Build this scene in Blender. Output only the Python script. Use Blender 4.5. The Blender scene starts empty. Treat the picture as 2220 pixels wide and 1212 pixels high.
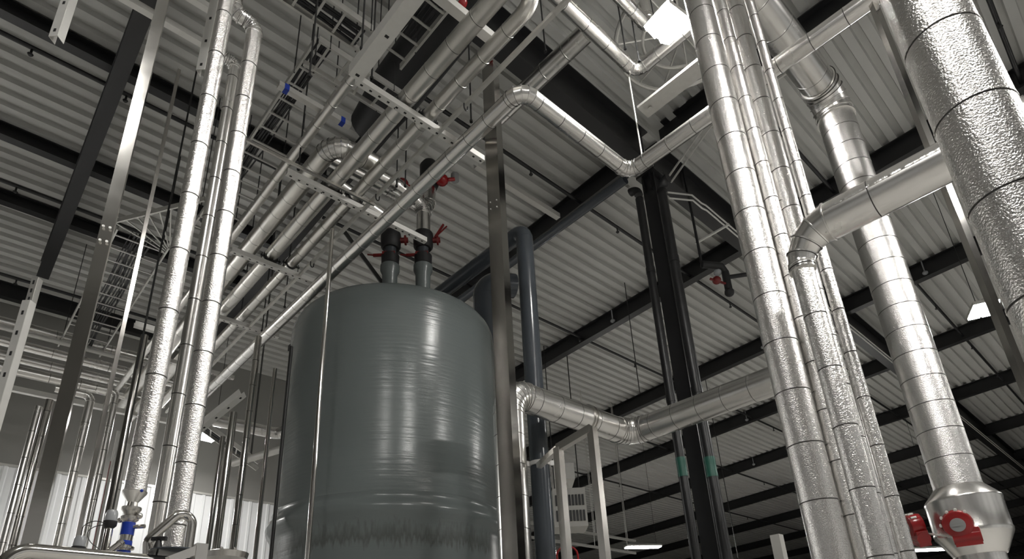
import bpy, math, random
from mathutils import Vector as V, Matrix
random.seed(7)
SC = bpy.context.scene
COL = SC.collection
PI = math.pi
# ---------------------------------------------------------------- camera
FPX, PX, PY = 1370., 1107., 909.
YAW, PIT, ROL = math.radians(46.34), math.radians(22.57), math.radians(-2.91)
cy, sy, cp, sp = math.cos(YAW), math.sin(YAW), math.cos(PIT), math.sin(PIT)
F = V((cy*cp, sy*cp, sp)); R0 = V((sy, -cy, 0)); U0 = R0.cross(F)
RT = R0*math.cos(ROL) + U0*math.sin(ROL); UP = -R0*math.sin(ROL) + U0*math.cos(ROL)
CAM = V((0, 0, 1.7))
cd = bpy.data.cameras.new('camera'); cam = bpy.data.objects.new('camera', cd); COL.objects.link(cam)
cd.sensor_width = 36; cd.lens = FPX/2220*36; cd.sensor_fit = 'HORIZONTAL'
cd.shift_x = -(PX-1110)/2220; cd.shift_y = (PY-606)/2220
cd.clip_start = .05; cd.clip_end = 300
cam.matrix_world = Matrix(((RT.x, UP.x, -F.x, CAM.x), (RT.y, UP.y, -F.y, CAM.y), (RT.z, UP.z, -F.z, CAM.z), (0, 0, 0, 1)))
SC.camera = cam
# ---------------------------------------------------------------- world, exposure
w = bpy.data.worlds.new('world'); SC.world = w; w.use_nodes = True
w.node_tree.nodes['Background'].inputs[0].default_value = (.5, .55, .6, 1)
w.node_tree.nodes['Background'].inputs[1].default_value = .02
SC.view_settings.view_transform = 'Standard'; SC.view_settings.look = 'None'
SC.view_settings.gamma = 1; SC.view_settings.use_curve_mapping = False
SC.view_settings.exposure = 1.12
LAMP_W = 100.0         # strength of the lamp diffusers

# ---------------------------------------------------------------- points from sight lines
def ray(x, y): return F + RT*((x-PX)/FPX) - UP*((y-PY)/FPX)
def atz(x, y, z): d = ray(x, y); return CAM + d*((z-CAM.z)/d.z)
def atx(x, y, X): d = ray(x, y); return CAM + d*(X/d.x)
def aty(x, y, Y): d = ray(x, y); return CAM + d*(Y/d.y)
def ath(x, y, D): d = ray(x, y); return CAM + d*(D/math.hypot(d.x, d.y))
def vert(y, xl, xr, D):
    """axis (X, Y) and radius of an upright tube seen between xl and xr"""
    a, b = [math.atan2(ray(x, y).y, ray(x, y).x) for x in (xl, xr)]
    m = (a+b)/2
    return D*math.cos(m), D*math.sin(m), D*math.sin(abs(a-b)/2)
def ROOF(y): return 12.4 + .045*(10-y)      # underside of the roof beams

# ---------------------------------------------------------------- materials
def new_mat(name):
    m = bpy.data.materials.new(name); m.use_nodes = True
    nt = m.node_tree; b = nt.nodes['Principled BSDF']
    return m, nt, b
def N(nt, t, **k):
    n = nt.nodes.new(t)
    for a, v in k.items():
        if a in n.inputs: n.inputs[a].default_value = v
        else: setattr(n, a, v)
    return n
def coords(nt, scale=(1, 1, 1)):
    tc = N(nt, 'ShaderNodeTexCoord'); mp = N(nt, 'ShaderNodeMapping'); mp.inputs['Scale'].default_value = scale
    nt.links.new(tc.outputs['Object'], mp.inputs['Vector']); return mp
def mat(name, col, rough=.5, metal=0, bump=0, bscale=10, bstretch=(1, 1, 1), var=0, vscale=3, rvar=0, detail=3, dist=.01):
    m, nt, b = new_mat(name)
    b.inputs['Base Color'].default_value = (*col, 1); b.inputs['Roughness'].default_value = rough
    b.inputs['Metallic'].default_value = metal
    if bump:
        mp = coords(nt, bstretch); n = N(nt, 'ShaderNodeTexNoise', Scale=bscale, Detail=detail)
        nt.links.new(mp.outputs[0], n.inputs['Vector'])
        bp = N(nt, 'ShaderNodeBump', Strength=bump, Distance=dist)
        nt.links.new(n.outputs['Fac'], bp.inputs['Height']); nt.links.new(bp.outputs[0], b.inputs['Normal'])
    if var or rvar:
        mp = coords(nt); n = N(nt, 'ShaderNodeTexNoise', Scale=vscale, Detail=4)
        nt.links.new(mp.outputs[0], n.inputs['Vector'])
        if var:
            r = N(nt, 'ShaderNodeMapRange'); r.inputs['To Min'].default_value = 1-var; r.inputs['To Max'].default_value = 1+var
            nt.links.new(n.outputs['Fac'], r.inputs['Value'])
            mx = N(nt, 'ShaderNodeVectorMath', operation='SCALE'); mx.inputs[0].default_value = col
            nt.links.new(r.outputs[0], mx.inputs['Scale']); nt.links.new(mx.outputs[0], b.inputs['Base Color'])
        if rvar:
            r2 = N(nt, 'ShaderNodeMapRange'); r2.inputs['To Min'].default_value = max(.02, rough-rvar); r2.inputs['To Max'].default_value = rough+rvar
            nt.links.new(n.outputs['Fac'], r2.inputs['Value']); nt.links.new(r2.outputs[0], b.inputs['Roughness'])
    return m
M = {}
M['alu'] = mat('aluminium_jacket', (.80, .785, .76), .26, 1, .05, 3, (1, 1, 1), .04, 4, .04, detail=1)
M['alu_dull'] = mat('aluminium_dull', (.70, .685, .65), .33, 1, .05, 3, (1, 1, 1), .06, 4, .05, detail=1)
M['stucco'] = mat('embossed_aluminium', (.82, .805, .785), .26, 1, .85, 105, (1, 1, 1), .03, 4, .03, detail=2, dist=.0045)
M['foil'] = mat('aluminium_foil', (.80, .79, .77), .22, 1, .6, 18, (1, 1, 1), 0, 4, 0, dist=.01)
M['seam'] = mat('seam_dark_gap', (.07, .068, .065), .55, .6)  # dark joint colour of the pipe lap seams
M['stainless'] = mat('polished_stainless', (.66, .64, .61), .12, 1, .02, 4, (1, 1, 3), .04, 8, .03)
M['post'] = mat('darkened_stainless', (.40, .385, .365), .13, 1, .02, 4, (1, 1, 3), .05, 8, .03)  # stainless with dark reflections put into its base colour
M['brushed'] = mat('brushed_stainless', (.62, .60, .57), .26, 1, .015, 20, (1, 1, .1), .05, 8, .03)
M['galv'] = mat('galvanised_steel', (.62, .61, .58), .42, .75, .05, 30, (1, 1, 1), .10, 12)
M['galv_white'] = mat('pale_galvanised_channel', (.72, .71, .68), .5, .35, .03, 30, (1, 1, 1), .06, 12)
M['slot'] = mat('dark_slot', (.02, .02, .02), .8)
M['steel'] = mat('dark_painted_steel', (.013, .013, .014), .40, 0, .03, 20, (1, 1, 1), .15, 2)
M['black'] = mat('black_rubber', (.012, .012, .013), .55)
M['rod'] = mat('black_threaded_rod', (.03, .03, .03), .5, .3)
M['pvc'] = mat('grey_plastic_pipe', (.055, .063, .073), .2, 0, .02, 4, (1, 1, 1), .05, 3)
M['red'] = mat('red_enamel', (.27, .009, .011), .22, 0, .03, 30)
M['darkred'] = mat('dark_red_enamel', (.16, .01, .01), .35)
M['blue'] = mat('blue_plastic', (.008, .035, .30), .35)
M['green'] = mat('green_tape', (.018, .10, .072), .45, 0, .2, 40)
M['grey'] = mat('grey_enamel', (.28, .28, .28), .4)
M['cream'] = mat('cream_enamel', (.5, .49, .46), .45)
M['deck'] = mat('roof_deck_paint', (.52, .52, .50), .5, .05, .02, 4, (1, 1, 1), .08, 1.2)
M['wall'] = mat('upper_wall_grey', (.27, .265, .25), .7, 0, .03, 6, (1, 1, 1), .06, .6)
M['panel'] = mat('white_ribbed_panel', (.78, .79, .80), .35, 0, 0, 6, (1, 1, 1), .03, .6)
M['floor'] = mat('floor_coating', (.50, .49, .465), .45, 0, .03, 6, (1, 1, 1), .08, .6)
M['cable'] = mat('black_cables', (.015, .015, .017), .5)
M['cap'] = mat('frosted_cap', (.30, .31, .32), .2)
def emis(name, col, s):
    m, nt, b = new_mat(name)
    b.inputs['Base Color'].default_value = (1, 1, 1, 1)
    b.inputs['Emission Color'].default_value = (*col, 1); b.inputs['Emission Strength'].default_value = s
    return m
M['lamp'] = emis('lamp_diffuser', (1, .98, .94), LAMP_W)
# tank: glass-fibre reinforced shell, faint hoop bands, weave and a resin stain band
def tank_mat():
    m, nt, b = new_mat('tank_fibreglass')
    tc = N(nt, 'ShaderNodeTexCoord')
    b.inputs['Roughness'].default_value = .25
    m1 = N(nt, 'ShaderNodeMapping'); m1.inputs['Scale'].default_value = (.25, .25, 9)
    nt.links.new(tc.outputs['Object'], m1.inputs[0])
    n1 = N(nt, 'ShaderNodeTexNoise', Scale=2.2, Detail=4); nt.links.new(m1.outputs[0], n1.inputs['Vector'])
    m2 = N(nt, 'ShaderNodeMapping'); m2.inputs['Scale'].default_value = (1, 1, 2.5)
    nt.links.new(tc.outputs['Object'], m2.inputs[0])
    n2 = N(nt, 'ShaderNodeTexNoise', Scale=3.0, Detail=6); nt.links.new(m2.outputs[0], n2.inputs['Vector'])
    ad = N(nt, 'ShaderNodeMath', operation='ADD'); nt.links.new(n1.outputs['Fac'], ad.inputs[0]); nt.links.new(n2.outputs['Fac'], ad.inputs[1])
    bp = N(nt, 'ShaderNodeBump', Strength=.14, Distance=.03); nt.links.new(ad.outputs[0], bp.inputs['Height'])
    nt.links.new(bp.outputs[0], b.inputs['Normal'])
    # resin drips: a ragged darker band round the shell
    sp_ = N(nt, 'ShaderNodeSeparateXYZ'); nt.links.new(tc.outputs['Object'], sp_.inputs[0])
    m3 = N(nt, 'ShaderNodeMapping'); m3.inputs['Scale'].default_value = (14, 14, 2.5); nt.links.new(tc.outputs['Object'], m3.inputs[0])
    n3 = N(nt, 'ShaderNodeTexNoise', Scale=1.6, Detail=5); nt.links.new(m3.outputs[0], n3.inputs['Vector'])
    mul = N(nt, 'ShaderNodeMath', operation='MULTIPLY'); mul.inputs[1].default_value = .55; nt.links.new(n3.outputs['Fac'], mul.inputs[0])
    s = N(nt, 'ShaderNodeMath', operation='ADD'); nt.links.new(sp_.outputs['Z'], s.inputs[0]); nt.links.new(mul.outputs[0], s.inputs[1])
    cr = N(nt, 'ShaderNodeValToRGB'); e = cr.color_ramp
    mr = N(nt, 'ShaderNodeMapRange'); mr.inputs['From Min'].default_value = 3.33; mr.inputs['From Max'].default_value = 4.33
    nt.links.new(s.outputs[0], mr.inputs[0]); nt.links.new(mr.outputs[0], cr.inputs[0])
    e.elements[0].position = .0; e.elements[0].color = (0, 0, 0, 1); e.elements[1].position = 1; e.elements[1].color = (0, 0, 0, 1)
    for p, c in ((.35, 0), (.45, .6), (.55, .35), (.66, 0)):
        x = e.elements.new(p); x.color = (c, c, c, 1)
    mx = N(nt, 'ShaderNodeMix', data_type='RGBA')
    mx.inputs['A'].default_value = (.145, .165, .162, 1); mx.inputs['B'].default_value = (.060, .060, .052, 1)
    nt.links.new(cr.outputs[0], mx.inputs['Factor']); nt.links.new(mx.outputs['Result'], b.inputs['Base Color'])
    return m
M['tank'] = tank_mat()

# ---------------------------------------------------------------- mesh builder
BASE = {}
class MB:
    def __init__(s): s.v = []; s.f = []; s.m = []
    def ring(s, c, t, u, r, n):
        w_ = t.cross(u); i0 = len(s.v)
        for k in range(n):
            a = 2*PI*k/n; s.v.append(c + (u*math.cos(a) + w_*math.sin(a))*r)
        return i0
    def sweep(s, secs, n=24, cap=True, mi=0):
        """secs: (point, tangent, radius, material of the band that follows)"""
        t0 = secs[0][1].normalized(); u = t0.orthogonal().normalized(); prev = None
        for (p, t, r, mm) in secs:
            t = t.normalized()
            u = (t0.rotation_difference(t) @ u); u = (u - t*u.dot(t)).normalized(); t0 = t
            i0 = s.ring(p, t, u, r, n)
            if prev is None:
                if cap: s.f.append([i0+k for k in range(n)][::-1]); s.m.append(mm)
            else:
                for k in range(n):
                    s.f.append((prev+k, prev+(k+1) % n, i0+(k+1) % n, i0+k)); s.m.append(pm)
            prev = i0; pm = mm
        if cap: s.f.append([prev+k for k in range(n)]); s.m.append(pm)
    def cyl(s, a, b, r, r2=None, n=16, mi=0):
        t = b-a; s.sweep([(a, t, r, mi), (b, t, r if r2 is None else r2, mi)], n)
    def tube(s, pts, r, n=10, mi=0, cap=True):
        secs = []
        for i, p in enumerate(pts):
            a = pts[max(0, i-1)]; b = pts[min(len(pts)-1, i+1)]
            secs.append((p, (b-a), r, mi))
        s.sweep(secs, n, cap)
    def lathe(s, base, axis, prof, n=32):
        ax = axis.normalized()
        s.sweep([(base+ax*h, ax, max(r, .0005), q[0] if q else 0) for h, r, *q in prof], n)
    def box(s, c, hx, hy, hz, mi=0):
        """half-axis vectors"""
        i = len(s.v)
        for a in (-1, 1):
            for b in (-1, 1):
                for d in (-1, 1): s.v.append(c+hx*a+hy*b+hz*d)
        fs = ((0, 1, 3, 2), (4, 6, 7, 5), (0, 4, 5, 1), (2, 3, 7, 6), (0, 2, 6, 4), (1, 5, 7, 3))
        if hx.cross(hy).dot(hz) < 0: fs = [q[::-1] for q in fs]
        for q in fs: s.f.append([i+k for k in q]); s.m.append(mi)
    def bar(s, a, b, w_, h_, up=V((0, 0, 1)), mi=0, off=(0, 0)):
        t = (b-a); L = t.length; t = t.normalized()
        sd = t.cross(up).normalized(); u2 = sd.cross(t)
        s.box((a+b)/2 + sd*off[0] + u2*off[1], t*(L/2), sd*(w_/2), u2*(h_/2), mi)
    def ball(s, c, r, n=14, sz=1., mi=0):
        s.lathe(c - V((0, 0, r*sz)), V((0, 0, 1)), [((1-math.cos(PI*k/8))*r*sz, math.sin(PI*k/8)*r, mi) for k in range(9)], n)
    def build(s, name, mats, parent=None, loc=None):
        if parent is not None: base = BASE[parent.name]
        else: base = loc if loc is not None else sum(s.v, V((0, 0, 0)))/len(s.v)
        me = bpy.data.meshes.new(name)
        me.from_pydata([v-base for v in s.v], [], s.f)
        for k in (mats if isinstance(mats, (list, tuple)) else [mats]): me.materials.append(M[k])
        me.polygons.foreach_set('material_index', s.m)
        me.polygons.foreach_set('use_smooth', [True]*len(s.f))
        me.update(); me.set_sharp_from_angle(angle=math.radians(38))
        o = bpy.data.objects.new(name, me); COL.objects.link(o)
        if parent is not None: o.parent = parent
        else: o.location = base
        BASE[o.name] = base
        return o
def tag(o, label, cat, group=None):
    o['label'] = label; o['category'] = cat
    if group: o['group'] = group
    return o
def thing(name, label, cat, loc, group=None):
    o = bpy.data.objects.new(name, None); COL.objects.link(o); o.empty_display_size = .1
    o.location = loc; BASE[o.name] = V(loc)
    return tag(o, label, cat, group)
def struct(o): o['kind'] = 'structure'; return o

X, Y, Z = V((1, 0, 0)), V((0, 1, 0)), V((0, 0, 1))

# jacketed pipe: straight runs with lap seams, segmented or smooth elbows
def straight(mb, a, b, r, seam, phase=.3, lip=.002, gap=.008):
    t = (b-a); L = t.length; t = t.normalized(); secs = [(a, t, r, 0)]
    x = phase*seam if seam else L+1
    while seam and x < L-.04:
        for ds, dr, mi in ((0, 0, 1), (gap, 0, 0), (gap, lip, 0), (gap+.010, lip, 0), (gap+.011, 0, 0)):
            secs.append((a+t*(x+ds), t, r+dr, mi))
        x += seam
    secs.append((b, t, r, 0)); mb.sweep(secs, 32)
def arc(c, d1, d2, br, n):
    """points of a rounded corner at c between directions d1 and d2"""
    ang = d1.angle(d2); tl = br*math.tan(ang/2); a = c-d1*tl
    nrm = d1.cross(d2).normalized(); cen = a + nrm.cross(d1)*br
    out = []
    for k in range(n+1):
        q = Matrix.Rotation(ang*k/n, 3, nrm)
        out.append((cen + q @ (a-cen), q @ d1))
    return tl, out
def elbow(mb, c, d1, d2, r, br, n=5, bead=.006, r2=None, smooth=False):
    tl, pts = arc(c, d1, d2, br, n if not smooth else 12)
    secs = []; r2 = r if r2 is None else r2
    for i, (p, t) in enumerate(pts):
        rr = r + (r2-r)*i/(len(pts)-1)
        if smooth: secs.append((p, t, rr, 0))
        else:
            e = .006
            secs += [(p-t*e*1.6, t, rr, 0), (p-t*e, t, rr+bead, 0), (p+t*e*.5, t, rr+bead, 1), (p+t*e, t, rr, 0)]
    mb.sweep(secs, 32)
    return tl
def pipe(name, label, cat, pts, r, m='alu', seam=.42, phase=.4, br=None, n=5, group=None, part='jacket_section', smooth=(), elbow_m=None, lip=.002, bead=.006):
    pts = [V(p) for p in pts]; br = br or r*1.5
    if len(pts) == 2:
        mb = MB(); straight(mb, pts[0], pts[1], r, seam, phase, lip)
        return tag(mb.build(name, [m, 'seam'], None, pts[0]), label, cat, group)
    root = thing(name, label, cat, pts[0], group)
    cur = pts[0]
    for i in range(1, len(pts)):
        d1 = (pts[i]-pts[i-1]).normalized()
        if i < len(pts)-1:
            d2 = (pts[i+1]-pts[i]).normalized()
            sm = (i in smooth)
            mb = MB(); tl = elbow(mb, pts[i], d1, d2, r*1.015, br, n, bead, smooth=sm)
            mb.build('elbow', [elbow_m or m, 'seam'], root)
            end = pts[i]-d1*tl
        else: end = pts[i]; tl = 0
        if (end-cur).length > .01:
            mb = MB(); straight(mb, cur, end, r, seam, phase, lip); mb.build(part, [m, 'seam'], root)
        cur = pts[i] + (d2*tl if i < len(pts)-1 else V((0, 0, 0)))
    return root

# ================================================================ THE ROOM
x0, x1, y0, y1 = -13, 96, -13, 62
mb = MB(); mb.box(V(((x0+x1)/2, (y0+y1)/2, -.1)), X*(x1-x0)/2, Y*(y1-y0)/2, Z*.1); struct(mb.build('floor', 'floor'))
# trapezoidal steel deck, ribs along X
def deck():
    mb = MB(); p = .34; prof = []; y = y0-.2
    while y < y1+.2:
        for dy, dz in ((0, 0), (.165, 0), (.19, .10), (.315, .10)): prof.append((y+dy, ROOF(y+dy)+.56+dz))
        y += p
    n = len(prof)
    for xx in (x0-.2, x1+.2):
        for (yy, zz) in prof: mb.v.append(V((xx, yy, zz)))
        for (yy, zz) in (prof[0], prof[-1]): mb.v.append(V((xx, yy, ROOF(yy)+.9)))
    m2 = n+2
    for i in range(n-1): mb.f.append((i, i+1, m2+i+1, m2+i)); mb.m.append(0)
    mb.f.append((n, m2+n, m2+n+1, n+1)); mb.m.append(0)
    o = mb.build('ceiling', 'deck'); 
    for q in o.data.polygons: q.use_smooth = False
    return struct(o)
deck()
H = 14.2
def wall(name, c, hx, hy, m='wall'):
    mb = MB(); mb.box(c, hx, hy, Z*H/2, 0); return struct(mb.build(name, m))
wall('wall_left', V((-1.75, 21.15, H/2)), X*11.25, Y*.15)
wall('wall_far', V(((x0+x1)/2, y1+.1, H/2)), X*(x1-x0)/2, Y*.1)
wall('wall_right', V(((x0+x1)/2, y0-.1, H/2)), X*(x1-x0)/2, Y*.1)
wall('wall_back', V((x0-.1, (y0+y1)/2, H/2)), X*.1, Y*(y1-y0)/2)
wall('wall_end', V((x1+.1, (y0+y1)/2, H/2)), X*.1, Y*(y1-y0)/2)
mb = MB(); x = -12.9
while x < 9.5:
    for (dx, dy) in ((0, 0), (.17, 0), (.20, .035), (.27, .035), (.30, 0)): mb.v += [V((x+dx, 20.93-dy, 0)), V((x+dx, 20.93-dy, 7.7))]
    x += .30
for i in range(0, len(mb.v)-2, 2): mb.f.append((i, i+2, i+3, i+1)); mb.m.append(0)
nb = len(mb.v); xe = mb.v[-1].x
mb.v += [V((-12.9, 20.99, 0)), V((-12.9, 20.99, 7.7)), V((xe, 20.99, 0)), V((xe, 20.99, 7.7))]
mb.f += [(nb, nb+1, nb+3, nb+2), tuple([1, *range(3, nb, 2), nb+3, nb+1])[::1]]; mb.m += [0, 0]
o = mb.build('trim_1', 'panel'); struct(o)
for q in o.data.polygons: q.use_smooth = False
mb = MB(); mb.box(V((-1.7, 20.93, 7.73)), X*11.2, Y*.06, Z*.03); struct(mb.build('trim_2', 'galv'))
mb = MB(); mb.box(V(((x0+x1)/2, y0+.03, 3.6)), X*(x1-x0-.3)/2, Y*.03, Z*3.6); struct(mb.build('trim_40', 'panel'))
mb = MB(); mb.box(V((x0+.03, (y0+y1)/2, 3.6)), X*.03, Y*(y1-y0-.3)/2, Z*3.6); struct(mb.build('trim_41', 'panel'))
# dark columns added on two unseen walls to give reflections dark streaks
tn = 3
for xx in range(-9, 60, 5):
    mb = MB(); mb.box(V((xx, y0+.25, 6.5)), X*.28, Y*.24, Z*6.5); struct(mb.build('trim_%d' % tn, 'steel')); tn += 1
for yy in range(-9, 21, 5):
    mb = MB(); mb.box(V((x0+.25, yy, 6.5)), X*.24, Y*.28, Z*6.5); struct(mb.build('trim_%d' % tn, 'steel')); tn += 1

# ================================================================ ROOF STEEL
def ibeam(name, label, a, b, depth, fl, tf=.03, tw=.02, up=Z, group=None, cat='beam', m='steel', plates=()):
    mb = MB()
    mb.bar(a, b, fl, tf, up, 0, (0, tf/2)); mb.bar(a, b, fl, tf, up, 0, (0, depth-tf/2)); mb.bar(a, b, tw, depth-2*tf, up, 0, (0, depth/2))
    return tag(mb.build(name, m, None, a.copy()), label, cat, group)
ORD = ['first', 'second', 'third', 'fourth', 'fifth', 'sixth', 'seventh', 'eighth', 'ninth', 'tenth', 'eleventh']
bx_ = [5.15, 10.15, 15.1, 21.1, 26.9, 33.2, 40.2, 47.2, 54.5, 62, 70, 79, 88]
desc = {5.15: 'dark roof beam hidden above the pipe rack left of the tall square post',
        10.15: 'dark roof beam running away from the top of the black column, over the grey plastic pipe',
        15.1: 'dark roof beam, first one to the right behind the black column',
        21.1: 'dark roof beam passing just above the silver zigzag pipe at the right bundle, second behind the column'}
k = 2
for xx in bx_:
    ya, yb = (5.95, y1-.3) if xx < 11 else (y0+.3, y1-.3)
    if xx not in desc: k += 1
    ibeam('roof_beam', desc.get(xx, 'dark roof beam far back, %s beam behind the black column' % (ORD+['twelfth', 'thirteenth'])[k-1]),
          V((xx, ya, ROOF(ya))), V((xx, yb, ROOF(yb))), .56, .26, group='dark roof beams in the hall beyond the column')
# beam at the left
ibeam('roof_beam', 'dark beam at upper left crossing the ceiling ribs beside the polished square post', V((.66, 5.2, ROOF(5.2)-.35)), V((.66, 17.6, ROOF(17.6)-.35)), .5, .26)
ibeam('roof_beam', 'dark roof beam from the column head towards the bright lamp and right pipe bundle', V((10.2, y0+.3, ROOF(5)-.1)), V((10.2, 5.3, ROOF(5)-.1)), .7, .3)
# girders along X
ibeam('roof_girder', 'deep black girder between the two zigzag pipes left of the column', V((-12.5, 5.65, ROOF(5.65)-.45)), V((10.0, 5.65, ROOF(5.65)-.45)), 1.0, .34)
ibeam('roof_girder', 'deep black girder running right from the column carrying two pale conduits', V((10.35, 5.65, ROOF(5.65)-.45)), V((x1-.5, 5.65, ROOF(5.65)-.45)), .95, .34)
for i, (yy, d, lab) in enumerate(((10.9, .3, 'dark purlin across the top left corner of the ceiling'),
        (13.85, .32, 'dark purlin across the left ceiling, second from the top'),
        (16.0, .3, 'dark purlin across the left ceiling, third from the top'),
        (19.9, .45, 'dark purlin close to the left wall head, lowest of the ceiling bands'))):
    ibeam('roof_purlin', lab, V((-12.5, yy, ROOF(yy)+.56-d)), V((4.9, yy, ROOF(yy)+.56-d)), d, .2, group='dark purlins of the left ceiling')

# sprinkler lines along X with heads
def sprinkler(yy, xa, xb, label, heads, z=None, r=.045):
    z = z if z is not None else ROOF(yy)+.2
    root = thing('sprinkler_pipe', label, 'pipe', (xa, yy, z), 'black sprinkler pipes under the roof')
    mb = MB(); mb.cyl(V((xa, yy, z)), V((xb, yy, z)), r, n=10); mb.build('pipe_run', 'steel', root)
    for hx in heads:
        mb = MB(); c = V((hx, yy, z)); mb.cyl(c, c-Z*.16, .02, n=8); mb.cyl(c-Z*.16, c-Z*.19, .05, .03, n=8)
        mb.build('sprinkler_head', 'rod', root)
sprinkler(11.23, -12, 5.0, 'thin black sprinkler pipe crossing the left ceiling, topmost of three', [-.6, .9, 2.4])
sprinkler(15.15, -12, 5.0, 'thin black sprinkler pipe crossing the left ceiling, middle of three', [-.3, 1.4, 3.0])
sprinkler(18.9, -12, 5.0, 'thin black sprinkler pipe crossing the left ceiling, nearest the left wall', [.2, 1.9])
sprinkler(7.7, 5.4, 90, 'thin black sprinkler pipe passing behind the black column just under its head', [8.4, 11.6, 14, 17.4, 19.8, 24, 29])
sprinkler(12.0, 5.4, 90, 'thin black sprinkler pipe between the column and the grey plastic pipe', [8.6, 12.4, 14.9, 18, 20, 24, 29, 35])
sprinkler(3.4, 10.6, 90, 'thin black sprinkler pipe behind the tall silver riser with the red gear box', [12, 16, 20, 23.5, 28, 32])
sprinkler(16.6, 10.6, 90, 'thin black sprinkler pipe far back above the tube frame', [14, 20, 26, 31, 37])
sprinkler(-.6, 10.6, 90, 'thin black sprinkler pipe at right near the polished post', [13, 17, 21, 26])
sprinkler(21.5, 10.6, 90, 'thin black sprinkler pipe furthest back near the strip lamp', [22, 29, 37, 44])
for xx, yy, lab in ((15.3, 10.6, 'first beam behind the column'), (21.3, 8.4, 'second beam behind the column'), (27.1, 12.2, 'third beam behind the column'),
                    (21.3, 3.0, 'beam right of the pipe bundle'), (33.4, 15.2, 'fourth beam behind the column')):
    c = V((xx-.32, yy, ROOF(yy)+.12)); mb = MB(); mb.ball(c, .085, 10, .8); mb.cyl(c+Z*.05, c+Z*.44, .02, n=8)
    tag(mb.build('sprinkler_guard', 'cap', None, c), 'small white round sprinkler guard on the dark %s' % lab, 'sprinkler', 'white sprinkler guards on the beams')
# drop wires
for (px_, ya, yb, D, lab) in ((1366, 700, 852, 17, 'thin wire hanging from a dark beam left of the black column'), (1573, 1060, 1212, 24, 'thin wire hanging right of the black column near the bottom')):
    a = ath(px_, ya, D); b = V((a.x, a.y, ath(px_+10, yb, D).z)); a.z = ROOF(a.y)+.57
    mb = MB(); mb.cyl(b, a, .014, n=6); tag(mb.build('hanging_wire', 'rod', None, b), lab, 'wire')

# ================================================================ COLUMN
cx, cyy = 10.26, 5.72
root = thing('steel_column', 'black steel column standing between two dark drain pipes behind the zigzag pipe', 'column', (cx, cyy, 0))
top = ROOF(5.7)-.46
mb = MB()
mb.box(V((cx, cyy, top/2)), X*.15, Y*.012, Z*top/2)
for s_ in (-1, 1): mb.box(V((cx+s_*.16, cyy, top/2)), X*.014, Y*.16, Z*top/2)
mb.build('column_shaft', 'steel', root)
mb = MB(); mb.box(V((cx, cyy, top-.03)), X*.26, Y*.24, Z*.03)
for s_ in (-1, 1): mb.box(V((cx, cyy+s_*.09, top-.28)), X*.24, Y*.012, Z*.22)
mb.build('cap_plate', 'steel', root)
mb = MB(); mb.box(V((cx, cyy, .02)), X*.3, Y*.3, Z*.02); mb.build('base_plate', 'steel', root)
for nm, D, xl, xr, yref, ztop, tx, lab in (
        ('drain_pipe', 11.3, 1481, 1503, 1100, 11.55, 10, 'dark drain pipe with green tape, left side of the black column'),
        ('drain_pipe', 11.1, 1543, 1569, 1100, 11.35, 10, 'dark drain pipe with green tape, right side of the black column')):
    px_, py_, r = vert(yref, xl, xr, D)
    root = thing(nm, lab, 'pipe', (px_, py_, 0), 'dark drain pipes on the black column')
    mb = MB(); mb.cyl(V((px_, py_, 0)), V((px_, py_, ztop-.3)), r, n=28)
    for zz in (3.2, 6.4, 9.3): mb.cyl(V((px_, py_, zz)), V((px_, py_, zz+.14)), r*1.10, n=28)
    mb.build('pipe_run', 'steel', root)
    mb = MB(); elbow(mb, V((px_, py_, ztop)), Z, Y if lab.find('left') > 0 else -Y, r*1.08, .2, smooth=True); mb.build('elbow', 'steel', root)
    zg = ath(xl, 1012, D).z
    mb = MB(); mb.lathe(V((px_, py_, zg-.19)), Z, [(0, r*1.0), (0, r*1.05), (.06, r*1.06), (.07, r*1.03), (.26, r*1.03), (.28, r*1.07), (.36, r*1.05), (.36, r)], 28)
    mb.build('tape_wrap', 'green', root)
# long drain run along the left beam to the column head
px_, py_, r = vert(1100, 1481, 1503, 11.3)
pipe('drain_pipe', 'dark horizontal drain pipe under the beam from the column head to the square post', 'pipe', [(9.86, 6.15, 12.15), (9.86, 17, 11.95)], .11, 'pvc', 0)

# pale conduit pair on the girder
for off, lab in ((0, 'pale thin conduit, upper of two with an offset bend right of the column head'), (.16, 'pale thin conduit, lower of two with an offset bend right of the column head')):
    yy = 5.40; z0 = 12.02-off
    pts = []
    for (qx, qy) in ((1447, 417), (1500, 423), (1520, 440), (1530, 445), (1600, 505)):
        p = aty(qx, qy, yy); p.z -= off; pts.append(p)
    pts.append(V((20, yy, pts[-1].z))); pts.append(V((60, yy, pts[-1].z)))
    mb = MB(); mb.tube(pts, .02, 8); tag(mb.build('conduit', 'galv_white'), lab, 'conduit', 'pale conduits on the girder')
a = aty(1548, 505, 5.4); b = aty(1583, 484, 5.4); mb = MB(); mb.bar(V((a.x, 5.0, a.z)), V((a.x, 5.9, a.z)), .05, .04); tag(mb.build('conduit_bracket', 'galv_white'), 'short pale bracket bar under the two conduits beside the pipe bundle', 'bracket')
for (qa, qb, lab) in (((1535, 262), (1448, 385), 'left'), ((1540, 275), (1455, 395), 'right')):
    p = atz(*qa, 11.6); q = atz(*qb, 11.6)
    mb = MB(); mb.tube([V((p.x, p.y-2, 11.6)), p, q], .022, 8); tag(mb.build('conduit', 'galv'), 'dull thin conduit running down to the column head, %s one of the pair' % lab, 'conduit', 'conduits beside the column head')

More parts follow.
